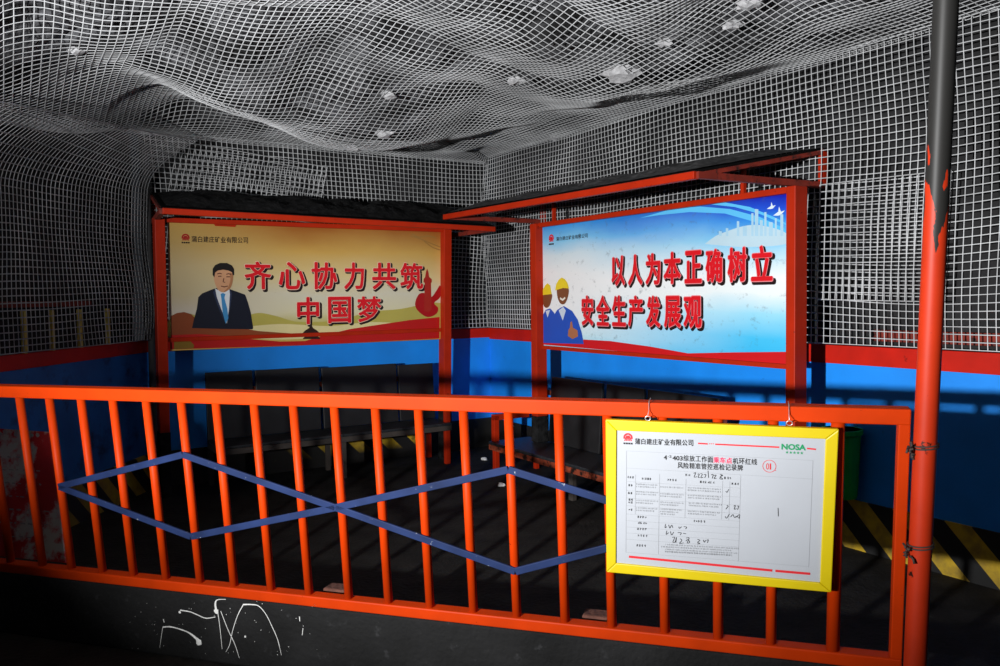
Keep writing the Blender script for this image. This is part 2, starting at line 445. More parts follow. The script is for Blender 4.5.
# ------------------------------------------------------------------ nets
def net(name, P, N, m, r, label, group=None, rows=True, cols=True):
    """strands along both directions of a grid of points; every strand a thin three sided cord"""
    nu, nv = P.shape[:2]
    vs = []; fs = []; base = 0
    def lines(Q, NN):
        nonlocal base
        k, n = Q.shape[:2]
        t = np.gradient(Q, axis=1); t /= np.linalg.norm(t, axis=2, keepdims=True) + 1e-9
        s = np.cross(t, NN); s /= np.linalg.norm(s, axis=2, keepdims=True) + 1e-9
        ring = np.stack([Q + s * r, Q - s * r, Q + NN * r * 0.9], 2)      # k,n,3,3
        vs.append(ring.reshape(-1, 3))
        idx = base + np.arange(k * n * 3).reshape(k, n, 3)
        for c in range(3):
            a = idx[:, :-1, c]; b = idx[:, 1:, c]; d = (c + 1) % 3
            fs.append(np.stack([a, b, idx[:, 1:, d], idx[:, :-1, d]], -1).reshape(-1, 4))
        base += k * n * 3
    if cols: lines(P, N)
    if rows: lines(P.transpose(1, 0, 2), N.transpose(1, 0, 2))
    vs = np.concatenate(vs); fs = np.concatenate(fs)
    org = vs.mean(0)
    me = bpy.data.meshes.new(name)
    me.vertices.add(len(vs)); me.vertices.foreach_set('co', (vs - org).astype(np.float32).ravel())
    me.loops.add(len(fs) * 4); me.loops.foreach_set('vertex_index', fs.astype(np.int32).ravel())
    me.polygons.add(len(fs)); me.polygons.foreach_set('loop_start', np.arange(0, len(fs) * 4, 4, dtype=np.int32))
    me.update(calc_edges=True); me.validate()
    me.materials.append(m)
    o = bpy.data.objects.new(name, me); C.objects.link(o); o.location = tuple(org); o['_b'] = tuple(org)
    return tag(o, label, 'netting', group)

CELL = 0.052
# roof net
ua = np.arange(-2.6, A_R - 0.01, CELL); ub = np.arange(B_B + 0.01, -0.6, CELL)
NA, NB = np.meshgrid(ua, ub, indexing='ij')
wa = NA + 0.10 * (vnoise(NA * .9, NB * .9) - .5); wb = NB + 0.10 * (vnoise(NA * .9 + 20, NB * .9 + 7) - .5)
wa = np.clip(wa, -3, A_R - 0.02); wb = np.clip(wb, B_B + 0.02, 0)
Pn = wa[..., None] * dL + wb[..., None] * dR + (ceil_z(wa, wb) + H)[..., None] * Z
net('support_net', Pn, np.broadcast_to(-Z, Pn.shape), MT['net'], 0.0041,
    'large sagging grey plastic grid net stretched under the rock roof')

def wall_net(P, s0, s1, t0, top_fn, m, label, off=0.045, cell=CELL, r=0.0044, bulge=0.05, shear=0.0, group=None, seed=0.0, curl=0.0):
    S = np.arange(s0, s1, cell); n = int((H + 1.85 - t0) / cell)
    pts = np.zeros((len(S), n, 3))
    tt = np.arange(n)[None, :] * cell + t0 + 0 * S[:, None]
    ss = S[:, None] + 0 * tt
    ss2 = ss + 0.10 * (vnoise(ss * .8 + seed, tt * 1.1 + 3) - .5) + shear * (tt - t0)
    tt2 = tt + 0.08 * (vnoise(ss * .9 + seed + 5, tt * .9) - .5) * np.clip((tt - t0) / 0.3, 0, 1)
    tt2 = np.minimum(tt2, top_fn(ss2))
    oo = off + bulge * vnoise(ss * 1.3 + seed, tt * 1.7 + seed)
    if curl: oo = oo + curl * np.clip((tt2 - (top_fn(ss2) - 0.5)) / 0.5, 0, 1) ** 2.2
    pts = P.O + ss2[..., None] * P.d + tt2[..., None] * P.v + oo[..., None] * P.n
    return net('support_net', pts, np.broadcast_to(P.n, pts.shape), m, r, label, group)
def top_r(s): return H + 1.70 + 0 * s
def top_b(s): return H + 1.64 + 0 * s
wall_net(PR, 0.03, 7.2, H - 0.37, top_r, MT['net'], 'grey grid net hung on the right wall behind the blue billboard and the pole')
wall_net(PB, 0.03, LEN_B - 0.03, H - 0.37, top_b, MT['net'], 'grey grid net hung on the back wall behind the gold billboard', seed=3.0)
wall_net(PW, 0.2, 3.97, H - 0.37, lambda s: H + 1.52 - 0.1 * np.clip(3.9 - s, 0, 4), MT['net_shaded'],
         'shade-darkened grid net hung on the left wall beside the gold billboard', seed=6.0, bulge=0.09, shear=-0.03, curl=0.5)
# overlapping pieces
def patch(P, s0, s1, t0, t1, m, label, shear, off, seed):
    S = np.arange(s0, s1, CELL); T = np.arange(t0, t1, CELL)
    ss, tt = np.meshgrid(S, T, indexing='ij')
    ss2 = ss + shear * (tt - t0) + .05 * (vnoise(ss + seed, tt) - .5)
    tt2 = tt - shear * (ss - s0) * .5 + .05 * (vnoise(ss, tt + seed) - .5)
    pts = P.O + ss2[..., None] * P.d + tt2[..., None] * P.v + (off + 0.03 * vnoise(ss * 2, tt * 2))[..., None] * P.n
    return net('support_net', pts, np.broadcast_to(P.n, pts.shape), m, 0.0042, label)
patch(PR, 4.78, 5.75, H - 0.06, H + 0.82, MT['net'], 'second layer of grid net overlapping the right wall net left of the pole', 0.04, 0.11, 2)
patch(PB, 0.22, 1.75, H + 1.05, H + 1.58, MT['net'], 'skewed second layer of grid net above the left end of the gold billboard', 0.22, 0.11, 5)

# pale stones caught above the roof net
def stone(px, py, size, label, seed):
    rr = ray(px, py)
    t = 3.0
    for _ in range(4000):                       # walk along the sight line up to the net
        p = EYE + rr * t
        if p[2] - H > ceil_z(p @ dL, p @ dR): break
        t += 0.005
    p = EYE + rr * t + V(0, 0, size * 0.2)
    bm = bmesh.new(); bmesh.ops.create_icosphere(bm, subdivisions=2, radius=size)
    rnd = random.Random(seed)
    for v in bm.verts:
        k = 1 + rnd.uniform(-0.35, 0.3); v.co = mathutils.Vector((v.co.x * k * 1.3, v.co.y * k, v.co.z * k * 0.6))
    me = bpy.data.meshes.new('rock_fragment'); bm.to_mesh(me); bm.free(); me.materials.append(MT['chip'])
    o = bpy.data.objects.new('rock_fragment', me); C.objects.link(o); o.location = tuple(p)
    tag(o, label, 'rock', 'pale rock fragments caught in the roof net')
for i, (x, y, s, l) in enumerate([
    (622, 76, .10, 'largest pale rock fragment in the roof net, above the left part of the blue billboard'),
    (516, 82, .06, 'flat pale rock fragment in the middle of the roof net, left of the largest one'),
    (388, 96, .05, 'pale rock fragment in the roof net above the right half of the gold billboard'),
    (385, 135, .06, 'pale rock fragment in the roof net, the lowest above the gold billboard'),
    (352, 149, .04, 'small rock fragment at the back edge of the roof net above the gold billboard'),
    (556, 138, .06, 'pale rock fragment in the roof net nearest the far corner of the room'),
    (748, 6, .06, 'pale rock fragment in the roof net at the top edge of the picture'),
    (733, 26, .05, 'pale rock fragment just below the one at the top edge of the picture'),
    (664, 44, .045, 'small pale rock fragment to the upper right of the largest one'),
    (76, 52, .04, 'small pale rock fragment in the roof net above the left wall')]):
    stone(x, y, s, l, i)

# ------------------------------------------------------------------ lettering and print helpers
_gl = {}
def glyph(ch, bold):
    """outline of one character filled as triangles, normalised to its own box"""
    k = (ch, bold)
    if k in _gl: return _gl[k]
    cu = bpy.data.curves.new('t', 'FONT'); cu.body = ch; cu.fill_mode = 'FRONT' if hasattr(cu, 'fill_mode') else cu.fill_mode
    cu.offset = bold; cu.resolution_u = 3
    o = bpy.data.objects.new('t', cu); C.objects.link(o)
    dg = bpy.context.evaluated_depsgraph_get()
    me = bpy.data.meshes.new_from_object(o.evaluated_get(dg), depsgraph=dg)
    vs = np.array([v.co[:2] for v in me.vertices]); fs = [tuple(p.vertices) for p in me.polygons]
    bpy.data.objects.remove(o); bpy.data.curves.remove(cu); bpy.data.meshes.remove(me)
    lo = vs.min(0); hi = vs.max(0)
    _gl[k] = ((vs - lo) / np.maximum(hi - lo, 1e-6), fs, hi - lo, lo)
    return _gl[k]
def put_glyph(mb, P, ch, bold, box, off, shift=(0, 0)):
    """box: (a0, a1, b0, b1) in plane coordinates; bold thickens the strokes, as a share of the height"""
    vs, fs, _, _ = glyph(ch, 0.0)
    a0, a1, b0, b1 = box
    e = bold * (b1 - b0)
    n = 8 if bold > 0 else 1
    for k in range(n):
        dx, dy = (e * math.cos(k * math.pi / 4), e * math.sin(k * math.pi / 4)) if n > 1 else (0, 0)
        mb.add([P.pt(a0 + e + v[0] * (a1 - a0 - 2 * e) + shift[0] + dx, b0 + e + v[1] * (b1 - b0 - 2 * e) + shift[1] + dy, off + 0.00006 * k) for v in vs], fs)
def put_line(mb, P, text, bold, a0, a1, b0, b1, off, gap=0.12, shift=(0, 0), skew=0.0):
    """a run of full width characters between a0 and a1"""
    n = len(text); w = (a1 - a0) / (n - gap)
    for i, ch in enumerate(text):
        if ch == ' ': continue
        vs, fs, sz, lo = glyph(ch, 0.0)
        x0 = a0 + i * w; db = skew * (x0 - a0)
        ww = w * (1 - gap); hh = b1 - b0
        sx = min(1, sz[0] / 0.88); sy = min(1, max(sz[1] / 0.84, 0.06))
        bx = x0 + ww * (1 - sx) / 2; by = b0 + hh * max(0, (lo[1] + 0.08) / 0.9)
        by = min(by, b0 + hh * (1 - sy)) if sy < 1 else b0
        put_glyph(mb, P, ch, bold, (bx, bx + ww * sx, by + db, by + hh * sy + db), off, shift)
def poly(name, m, P, px, off, parent, sm=False, label=None):
    q = [tuple(P.hit(x, y)) for x, y in px]
    if sm:
        q = [tuple(p) for p in spline([np.array(p) for p in q + [q[0]]], 5)[:-1]]
    o = MB().flat(P, q, off).build(name, m, parent)
    if label: o['label'] = label
    return o
def crop(x0, y0, k, pts): return [(x0 + x / k, y0 + y / k) for x, y in pts]
def ellipse(cx, cy, rx, ry, n=20): return [(cx + rx * math.cos(2 * math.pi * k / n), cy + ry * math.sin(2 * math.pi * k / n)) for k in range(n)]
def ring2(mb, P, c, r0, r1, off, n=28, a0=0.0, a1=2 * math.pi):
    vs = []; fs = []
    for k in range(n + 1):
        a = a0 + (a1 - a0) * k / n
        for r in (r0, r1): vs.append(P.pt(c[0] + r * math.cos(a), c[1] + r * math.sin(a), off))
    mb.add(vs, [(2 * k, 2 * k + 2, 2 * k + 3, 2 * k + 1) for k in range(n)])
def emblem(P, c, r, off, parent, red, dark):
    """round red company mark: arch over a spreading root"""
    mb = MB()
    ring2(mb, P, c, r * .62, r, off, 24, -0.35, math.pi + 0.35)
    for dx in (-.75, -.38, 0, .38, .75):
        mb.flat(P, [(c[0] + dx * r * .35 - r * .09, c[1] + r * .45), (c[0] + dx * r * .35 + r * .09, c[1] + r * .45),
                    (c[0] + dx * r + r * .12, c[1] - r * .75), (c[0] + dx * r - r * .12, c[1] - r * .75)], off)
    o = mb.build('company_logo', red, parent); o['label'] = 'small red company emblem'
    mb = MB()
    for k in range(4):
        x = c[0] - r + k * r * .52
        mb.flat(P, [(x, c[1] - r * 1.5), (x + r * .42, c[1] - r * 1.5), (x + r * .42, c[1] - r * 1.12), (x, c[1] - r * 1.12)], off)
    mb.build('emblem_caption', dark, o)

def ramp_board(name, stops, cols_noise=0.15, dirt='8a8a86', dlo=0.63, dhi=0.8, side=None):
    """poster print: colours change with height on the sheet, optional second ramp across"""
    m = bpy.data.materials.new(name); m.use_nodes = True
    nt = m.node_tree; N = nt.nodes; L = nt.links; b = N['Principled BSDF']
    b.inputs['Roughness'].default_value = 0.38
    uv = N.new('ShaderNodeUVMap'); sp = N.new('ShaderNodeSeparateXYZ'); L.new(uv.outputs[0], sp.inputs[0])
    nz = N.new('ShaderNodeTexNoise'); nz.inputs['Scale'].default_value = 3.5; nz.inputs['Detail'].default_value = 5
    L.new(uv.outputs[0], nz.inputs['Vector'])
    ma = N.new('ShaderNodeMath'); ma.operation = 'MULTIPLY_ADD'; ma.inputs[1].default_value = cols_noise; L.new(nz.outputs['Fac'], ma.inputs[0])
    L.new(sp.outputs['Y'], ma.inputs[2])
    sb = N.new('ShaderNodeMath'); sb.operation = 'SUBTRACT'; sb.inputs[1].default_value = cols_noise / 2; L.new(ma.outputs[0], sb.inputs[0])
    def ramp(src, st):
        r = N.new('ShaderNodeValToRGB'); e = r.color_ramp.elements
        while len(e) < len(st): e.new(0.5)
        for i, (p, c) in enumerate(st): e[i].position = p; e[i].color = lin(c)
        L.new(src, r.inputs['Fac']); return r.outputs['Color']
    out = ramp(sb.outputs[0], stops)
    if side:
        st2, (s0, s1) = side
        o2 = ramp(sb.outputs[0], st2)
        mr = N.new('ShaderNodeMapRange'); mr.inputs['From Min'].default_value = s0; mr.inputs['From Max'].default_value = s1
        L.new(sp.outputs['X'], mr.inputs['Value'])
        mx = N.new('ShaderNodeMix'); mx.data_type = 'RGBA'; L.new(mr.outputs[0], mx.inputs['Factor']); L.new(out, mx.inputs['A']); L.new(o2, mx.inputs['B'])
        out = mx.outputs['Result']
    n2 = N.new('ShaderNodeTexNoise'); n2.inputs['Scale'].default_value = 14; n2.inputs['Detail'].default_value = 9; n2.inputs['Roughness'].default_value = .7
    m9 = N.new('ShaderNodeMapping'); m9.inputs['Scale'].default_value = (2.4, 1, 1); L.new(uv.outputs[0], m9.inputs['Vector']); L.new(m9.outputs[0], n2.inputs['Vector'])
    r2 = N.new('ShaderNodeValToRGB'); r2.color_ramp.elements[0].position = dlo; r2.color_ramp.elements[1].position = dhi
    L.new(n2.outputs['Fac'], r2.inputs['Fac'])
    mx = N.new('ShaderNodeMix'); mx.data_type = 'RGBA'; L.new(r2.outputs['Color'], mx.inputs['Factor']); L.new(out, mx.inputs['A']); mx.inputs['B'].default_value = lin(dirt)
    L.new(mx.outputs['Result'], b.inputs['Base Color'])
    return m

# ------------------------------------------------------------------ the two billboards
def billboard(P, w, h, label, loc_a, front_off, wall_off, fz, rz, roof_a, roof_rear, board_mat, low_rail, struts, post_l, post_r):
    t = thing('billboard', label, 'billboard', V(*(P.pt(w / 2, 0)[:2]), 0))
    z0 = -P.O[2]                                # plane t of the floor
    b = MB().pbox(P, -0.005, w + 0.005, 0, h, -0.03, 0.0)
    brd = b.build('sign_board', board_mat, t, uv=lambda co: tuple(np.array([((co - P.O) @ P.d) / w, ((co - P.O) @ P.v) / (P.v @ P.v) / h])))
    for pi_, (s0, s1) in enumerate((post_l, post_r)):
        zb = z0 + (0.352 if (P is SR and pi_ == 0) else 0.0)
        po = MB().pbox(P, s0, s1, z0 + 0.62, h + 0.04, -0.04, 0.09).build('post', MT['red'], t, bevel=0.006)
        pb_ = MB().pbox(P, s0 - .004, s1 + .004, zb, z0 + 0.62, -0.044, 0.094).build('post_base', MT['shade_black'], po, bevel=0.006)  # shade low on the post is put into this black colour
        pb_['label'] = 'foot of the post, coloured black for shade'
    MB().pbox(P, post_l[1], post_r[0], h, h + 0.045, -0.04, 0.05).build('top_rail', MT['red'], t, bevel=0.004)
    MB().pbox(P, post_l[1], post_r[0], low_rail[0], low_rail[1], 0.004 if low_rail[0] > 0 else -0.04, 0.03).build('bottom_rail', MT['red'], t, bevel=0.004)
    # canopy over the board: z from lens height
    a0, a1 = roof_a; r0, r1 = roof_rear
    def q(a, off, z): return np.append((P.O + P.d * a + np.array([P.n[0], P.n[1], 0]) / np.linalg.norm(P.n[:2]) * off)[:2], H + z)
    F0 = q(a0, front_off, fz[0]); F1 = q(a1, front_off, fz[1]); R0 = q(r0, -wall_off, rz); R1 = q(r1, -wall_off, rz)
    dz = V(0, 0, 0.018)
    MB().hexa([F0 + dz, F1 + dz, R1 + dz, R0 + dz, F0 + 2 * dz, F1 + 2 * dz, R1 + 2 * dz, R0 + 2 * dz]).build('canopy_roof', MT['roof'], t)
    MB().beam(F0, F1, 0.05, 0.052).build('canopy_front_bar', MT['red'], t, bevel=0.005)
    MB().beam(R0, R1, 0.045, 0.045).build('canopy_rear_bar', MT['dull'], t)  # darker red carries the shade beneath the roof, side bars too
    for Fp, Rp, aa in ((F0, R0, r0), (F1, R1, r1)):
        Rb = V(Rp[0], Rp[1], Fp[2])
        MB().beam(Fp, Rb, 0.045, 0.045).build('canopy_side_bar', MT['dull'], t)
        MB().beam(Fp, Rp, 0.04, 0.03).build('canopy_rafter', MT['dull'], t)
        MB().beam(Rb, Rp, 0.045, 0.045, up=P.d).build('canopy_strut', MT['red'], t)
    for s in struts:
        A_ = P.pt(s, h + 0.03, 0); zz = fz[0] + (rz - fz[0]) * (front_off / (front_off + wall_off))
        MB().beam(A_, V(A_[0], A_[1], H + zz), 0.03, 0.03, up=P.d).build('canopy_strut', MT['red'], t)
    return t, brd

gold = ramp_board('gold_poster_print', [(0.0, 'c8a24a'), (0.16, 'b8b060'), (0.27, 'd6cfa8'), (0.42, 'd2cdb6'), (0.58, 'd8c48c'), (0.8, 'c9a050'), (1.0, '9a5a20')],
                  side=([(0.0, 'd8b860'), (0.18, 'c8b874'), (0.30, 'cfc5b4'), (0.45, 'c8b890'), (0.65, 'c8b486'), (0.85, 'c0a060'), (1.0, 'c09a50')], (0.45, 0.05)), dirt='8a7038', dlo=.66, dhi=.85)
sgnL, brdL = billboard(SL, WL, HS, 'gold billboard showing a man in a dark suit, on the back wall at left', None, 0.70, 0.43, (0.767, 0.722), 1.03,
                       (-0.165, 3.17), (-0.06, 3.17), gold, (0.085, 0.125), [], (-0.135, -0.045), (WL + 0.005, WL + 0.10))
sky = ramp_board('sky_poster_print', [(0.0, '9fdcf0'), (0.1, 'd8eef4'), (0.25, 'eef0f2'), (0.6, 'ecedee'), (0.76, 'd2e2ea'), (0.88, '7cc4ec'), (1.0, '2f94e2')],
                 side=([(0.0, '2fb4ec'), (0.15, '45c0f0'), (0.3, '9adcf5'), (0.42, 'eaf4f6'), (0.52, 'f0f5f7'), (0.63, 'c4e6f5'), (0.76, '6cc4f0'), (0.87, '2f8ae4'), (0.94, '1f4fd0'), (1.0, '141ea6')], (0.15, 0.9)), dirt='58646c', dlo=.57, dhi=.84)
sgnR, brdR = billboard(SR, WR, HS, 'blue sky billboard showing two workers in yellow helmets, on the right wall', None, 0.80, 0.43, (0.822, 0.786), 1.03,
                       (-0.60, 2.905), (-0.60, 2.965), sky, (-0.035, 0.0), [0.2, 2.6], (-0.10, 0.0), (WR + 0.062, WR + 0.14))

def rubble(F0, F1, R0, R1, hmax, m, label, seed):
    """loose dust and rubble, or an added dark mound, on a canopy roof"""
    nu, nv = 90, 24
    U, Vv = np.meshgrid(np.linspace(0.01, 0.99, nu), np.linspace(0.02, 0.97, nv), indexing='ij')
    base = (1 - Vv)[..., None] * ((1 - U)[..., None] * F0 + U[..., None] * F1) + Vv[..., None] * ((1 - U)[..., None] * R0 + U[..., None] * R1)
    e = np.minimum(np.minimum(U, 1 - U) * 12, np.minimum(Vv, 1 - Vv) * 4).clip(0, 1)
    hgt = hmax * (0.35 + 0.65 * vnoise(U * 14 + seed, Vv * 3)) * e + 0.35 * hmax * vnoise(U * 60, Vv * 14 + seed) * e
    pts = base + (hgt + 0.004)[..., None] * Z
    org = pts.mean((0, 1))
    o = grid_mesh('rubble', pts - org, m, smooth=False); o.location = tuple(org)  # the dark mound added on the gold canopy bears this name too
    return tag(o, label, 'rubble', kind='stuff')
_dz = V(0, 0, 0.036)
def _q(P, a, off, z): return np.append((P.O + P.d * a + np.array([P.n[0], P.n[1], 0]) / np.linalg.norm(P.n[:2]) * off)[:2], H + z) + _dz
rubble(_q(SL, -.165, .70, .767), _q(SL, 3.17, .70, .722), _q(SL, -.06, -.40, 1.02), _q(SL, 3.17, -.40, 1.02), 0.075, MT['shade_black'], 'black mound added on the canopy of the gold billboard for shade', 3)  # mound added to darken the strip above the front bar
rubble(_q(SR, -.6, .80, .822), _q(SR, 2.905, .80, .786), _q(SR, -.6, -.40, 1.02), _q(SR, 2.965, -.40, 1.02), 0.06, MT['grey_rubble'], 'grey dust and rubble lying on the canopy of the blue billboard', 8)

RED1 = flatmat('poster_red', 'd8101e'); DRED = flatmat('poster_dark_red', 'a80f14'); INKP = flatmat('poster_shadow_ink', '1a0c0c'); WHT = flatmat('poster_white', 'e8e2d6')
def slogan(P, rows, parent, edge, tag_):
    """rows: list of (text, [char px x ranges], top line, bottom line)"""
    for text, xs, (yt0, yt1), (yb0, yb1) in rows:
        x_a, x_b = xs[0][0], xs[-1][1]
        sh = MB(); ed = MB(); fc = MB()
        for ch, (x0, x1) in zip(text, xs):
            k = ((x0 + x1) / 2 - x_a) / (x_b - x_a)
            yt = yt0 + (yt1 - yt0) * k; yb = yb0 + (yb1 - yb0) * k
            p0 = P.hit(x0, yb); p1 = P.hit(x1, yt)
            box = (p0[0], p1[0], p0[1], p1[1])
            w = p1[0] - p0[0]; e = 0.013
            put_glyph(sh, P, ch, 0.046, (box[0] - e, box[1] + e, box[2] - e, box[3] + e), 0.0022, (0.017, -0.015))
            put_glyph(ed, P, ch, 0.038, (box[0] - e * .5, box[1] + e * .5, box[2] - e * .5, box[3] + e * .5), 0.0032)
            put_glyph(fc, P, ch, 0.026, box, 0.0042)
        f = fc.build('lettering', RED1, parent); f['label'] = 'red slogan characters'
        ed.build('lettering_outline', edge, f); sh.build('lettering_shadow', INKP, f)
slogan(SL, [('齐心协力共筑', [(244.5, 271), (278.5, 305), (311.5, 337), (344, 364), (372, 396), (400, 423)], (261.5, 263), (289.5, 289.5)),
            ('中国梦', [(297, 319), (328, 351), (357, 381)], (297, 296), (325, 322))], sgnL, flatmat('poster_outline_pale', 'e8c8b0'), 'l')
slogan(SR, [('以人为本正确树立', [(612, 625), (628.5, 642.5), (646, 660.5), (664, 681), (685, 702), (706, 722.5), (728, 747), (751.5, 773)], (256, 244), (286, 281)),
            ('安全生产发展观', [(582, 593.5), (596.5, 609.5), (612.5, 626), (628.5, 643), (646.5, 660.5), (664.5, 681), (684, 702)], (295.5, 296), (325, 328))], sgnR, flatmat('poster_outline_pink', 'e88a90'), 'r')
COMP = '蒲白建庄矿业有限公司'
def company(P, px0, px1, pxe, r, parent, red, bold=0.012):
    """px0/px1: lower left and upper right pixel of the line of characters"""
    mb = MB(); p0 = P.hit(*px0); p1 = P.hit(*px1)
    put_line(mb, P, COMP, bold, p0[0], p1[0], p0[1], p0[1] + (p1[1] - p0[1]), 0.003, 0.1)
    o = mb.build('company_name', INKP, parent)
    emblem(P, P.hit(*pxe), r, 0.003, parent, red, INKP)
company(SL, (191.5, 242), (248, 237.5), (185.5, 237.6), 0.036, sgnL, DRED)
company(SR, (556.5, 241.0), (588, 233.4), (551.5, 238.6), 0.042, sgnR, RED1)

# picture printed on the gold board
k = 4.76; cx, cy = 160, 210
c_ = lambda pts: crop(cx, cy, k, pts)
poly('printed_hills', flatmat('poster_olive', 'b4a850'), SL, [(171, 318), (185, 313), (200, 317), (215, 322), (240, 318), (258, 313), (276, 316), (300, 322), (340, 320), (368, 312), (400, 309), (440, 303), (440, 325), (330, 334), (171, 337)], .0010, sgnL, True)
poly('printed_hills', flatmat('poster_pale_mist', 'dccf96'), SL, [(235, 328), (280, 324), (330, 326), (370, 322), (400, 325), (330, 334), (300, 339), (250, 338)], .0014, sgnL, True)
poly('printed_trees', flatmat('poster_autumn', '8c4420'), SL, [(171, 316), (177, 313), (184, 312), (191, 314), (198, 321), (214, 326), (236, 327), (258, 331), (300, 334), (300, 336), (171, 338)], .0018, sgnL, False)
poly('printed_ribbon', flatmat('poster_ribbon_red', 'b8150f'), SL, [(171, 335), (200, 334), (225, 336), (250, 339), (280, 341.5), (305, 341), (325, 335), (350, 329), (380, 324.5), (410, 320), (439.5, 317), (439.3, 338.5), (380, 341.5), (320, 344.3), (250, 347), (171, 349.5)], .0022, sgnL)
poly('printed_tower', flatmat('poster_dark_brown', '2a1408'), SL, [(302, 333.5), (305, 330.5), (309, 328), (311, 324), (313, 328), (317, 330.5), (320, 333.5), (317, 334), (317, 336), (320, 338), (320, 339), (303, 339), (303, 338), (306, 336), (306, 334)], .0026, sgnL)
poly('printed_emblem', flatmat('poster_old_gold', '8a6a20'), SL, [(174, 341.5), (182, 340.5), (190, 341), (194, 345), (193.5, 348.3), (174, 349.2)], .0026, sgnL, False)
pil = poly('printed_pillar', flatmat('poster_pillar_red', 'a8261a'), SL, [(424, 311), (424.5, 283), (423.3, 282), (423.5, 279), (425, 277), (425.8, 272), (427, 268.5), (428.2, 272), (429, 277), (431.5, 279), (431.7, 282), (430.8, 283), (431.5, 310), (428, 312)], .0030, sgnL)
poly('printed_ribbon', DRED, SL, [(416, 299), (419, 294), (424, 293), (431, 297), (436, 291), (440, 285.5), (440, 297), (434, 303), (438, 308), (436, 314), (427, 317), (418, 311), (415, 305)], .0027, sgnL, True)
br = MB()
for pts in ([(440, 247), (430, 243), (418, 238), (410, 236)], [(436, 238), (428, 236), (419, 237), (412, 234)], [(440, 250), (432, 247), (424, 241)]):
    stroke(br, SL, spline([SL.hit(*p) for p in pts], 5), .012, .0012)
br.build('printed_branches', flatmat('poster_branch', '9a7238'), sgnL)
suit = poly('printed_man', flatmat('poster_navy', '0e1424'), SL, c_([(152, 562), (160, 525), (175, 470), (182, 415), (200, 397), (250, 377), (275, 370), (330, 376), (375, 392), (405, 403), (418, 440), (432, 490), (443, 560), (440, 568), (300, 566)]), .0034, sgnL)
suit['label'] = 'printed man in a dark suit'
poly('shirt', flatmat('poster_shirt', 'dfe2e4'), SL, c_([(262, 374), (285, 385), (330, 377), (332, 400), (328, 470), (318, 540), (290, 470), (270, 415)]), .0040, suit)
poly('necktie', flatmat('poster_tie', '3e8ac0'), SL, c_([(288, 400), (298, 395), (311, 400), (306, 418), (320, 470), (325, 515), (312, 542), (298, 490), (292, 425)]), .0044, suit)
poly('face', flatmat('poster_skin', 'cf9a72'), SL, c_([(256, 300), (262, 280), (300, 272), (340, 285), (348, 310), (344, 345), (335, 370), (318, 386), (300, 392), (280, 384), (266, 362), (258, 335)]), .0042, suit, True)
poly('hair', flatmat('poster_hair', '15110f'), SL, c_([(250, 308), (250, 280), (262, 262), (285, 252), (318, 252), (342, 264), (352, 282), (352, 308), (346, 312), (342, 296), (325, 288), (300, 284), (275, 288), (262, 298), (258, 322)]), .0048, suit)
poly('lapel', flatmat('poster_navy_edge', '2a3450'), SL, c_([(262, 374), (252, 392), (272, 450), (305, 530), (290, 470), (270, 415)]), .0041, suit)
poly('lapel', flatmat('poster_navy_edge', '2a3450'), SL, c_([(332, 378), (342, 396), (336, 450), (322, 530), (328, 470), (332, 400)]), .0041, suit)
poly('face_shade', flatmat('poster_skin_shade', 'b07850'), SL, c_([(330, 300), (347, 305), (344, 345), (335, 370), (320, 384), (302, 390), (322, 368), (334, 335)]), .0045, suit, True)
ft = MB()
for pts in ([(272, 304), (284, 301), (293, 304)], [(315, 306), (326, 303), (338, 307)], [(276, 316), (292, 315)], [(315, 318), (332, 318)], [(290, 362), (305, 366), (322, 362)], [(303, 325), (300, 343), (310, 344)]):
    stroke(ft, SL, [SL.hit(*p) for p in c_(pts)], .009, .0052)
ft.build('facial_features', flatmat('poster_features', '5a3020'), suit)
poly('red_tab', MT['red'], SL, [(213, 222.5), (237, 223.5), (235, 227), (215, 226)], .006, sgnL)

# picture printed on the blue board
for pts in ([(640, 218), (672, 209), (700, 206.5), (730, 209), (760, 217), (786, 229), (786, 234), (755, 222), (725, 213.5), (690, 212), (660, 215)],
            [(690, 204), (720, 201.5), (750, 207), (774, 217), (786, 223), (786, 225), (760, 214), (735, 207), (712, 204.5)]):
    poly('printed_swoosh', flatmat('poster_light_blue', '5cc0f4'), SR, pts, .0012, sgnR, False)
poly('printed_haze', flatmat('poster_haze', 'bcd8e6'), SR, [(705, 244), (716, 236), (728, 231), (740, 227), (752, 225), (765, 226), (786, 233), (786, 244), (745, 247)], .0016, sgnR, True)
tw = MB()
for x, yt, w in [(719, 231, 3), (726, 228, 2.5), (737, 221, 2.5), (743, 226, 4), (751.5, 213, 2.2), (755, 209, 3.5), (760, 220, 3), (764.5, 212, 2.2), (769, 222, 4), (775, 218, 2), (780.5, 214, 3)]:
    q = [SR.hit(a, b) for a, b in ((x, 236), (x + w, 236), (x + w, yt + .3), (x, yt))]
    tw.flat(SR, q, .002)
tw.build('printed_skyline', flatmat('poster_skyline', 'a8d0e6'), sgnR)
bd = MB()
for x, y, s in [(771, 207, 1.0), (778.5, 213, 1.3)]:
    bd.flat(SR, [SR.hit(x + a * s, y + b * s) for a, b in ((-4, 2), (0, -1), (0.5, -5), (2, -1), (5, -2), (2, 1.5), (0, 2))], .002)
bd.build('printed_birds', flatmat('poster_bird', 'dcecf4'), sgnR)
poly('printed_ribbon', flatmat('poster_ribbon_bright', 'c8141a'), SR, [(543.5, 341), (565, 342), (584, 339.5), (610, 341), (650, 346.5), (688, 353.3), (735, 352.3), (786.5, 351.8), (786.5, 366), (740, 362), (690, 357.5), (640, 353), (590, 348.6), (543.5, 344.6)], .0014, sgnR)
d_ = lambda pts: crop(530, 190, 3.92, pts)
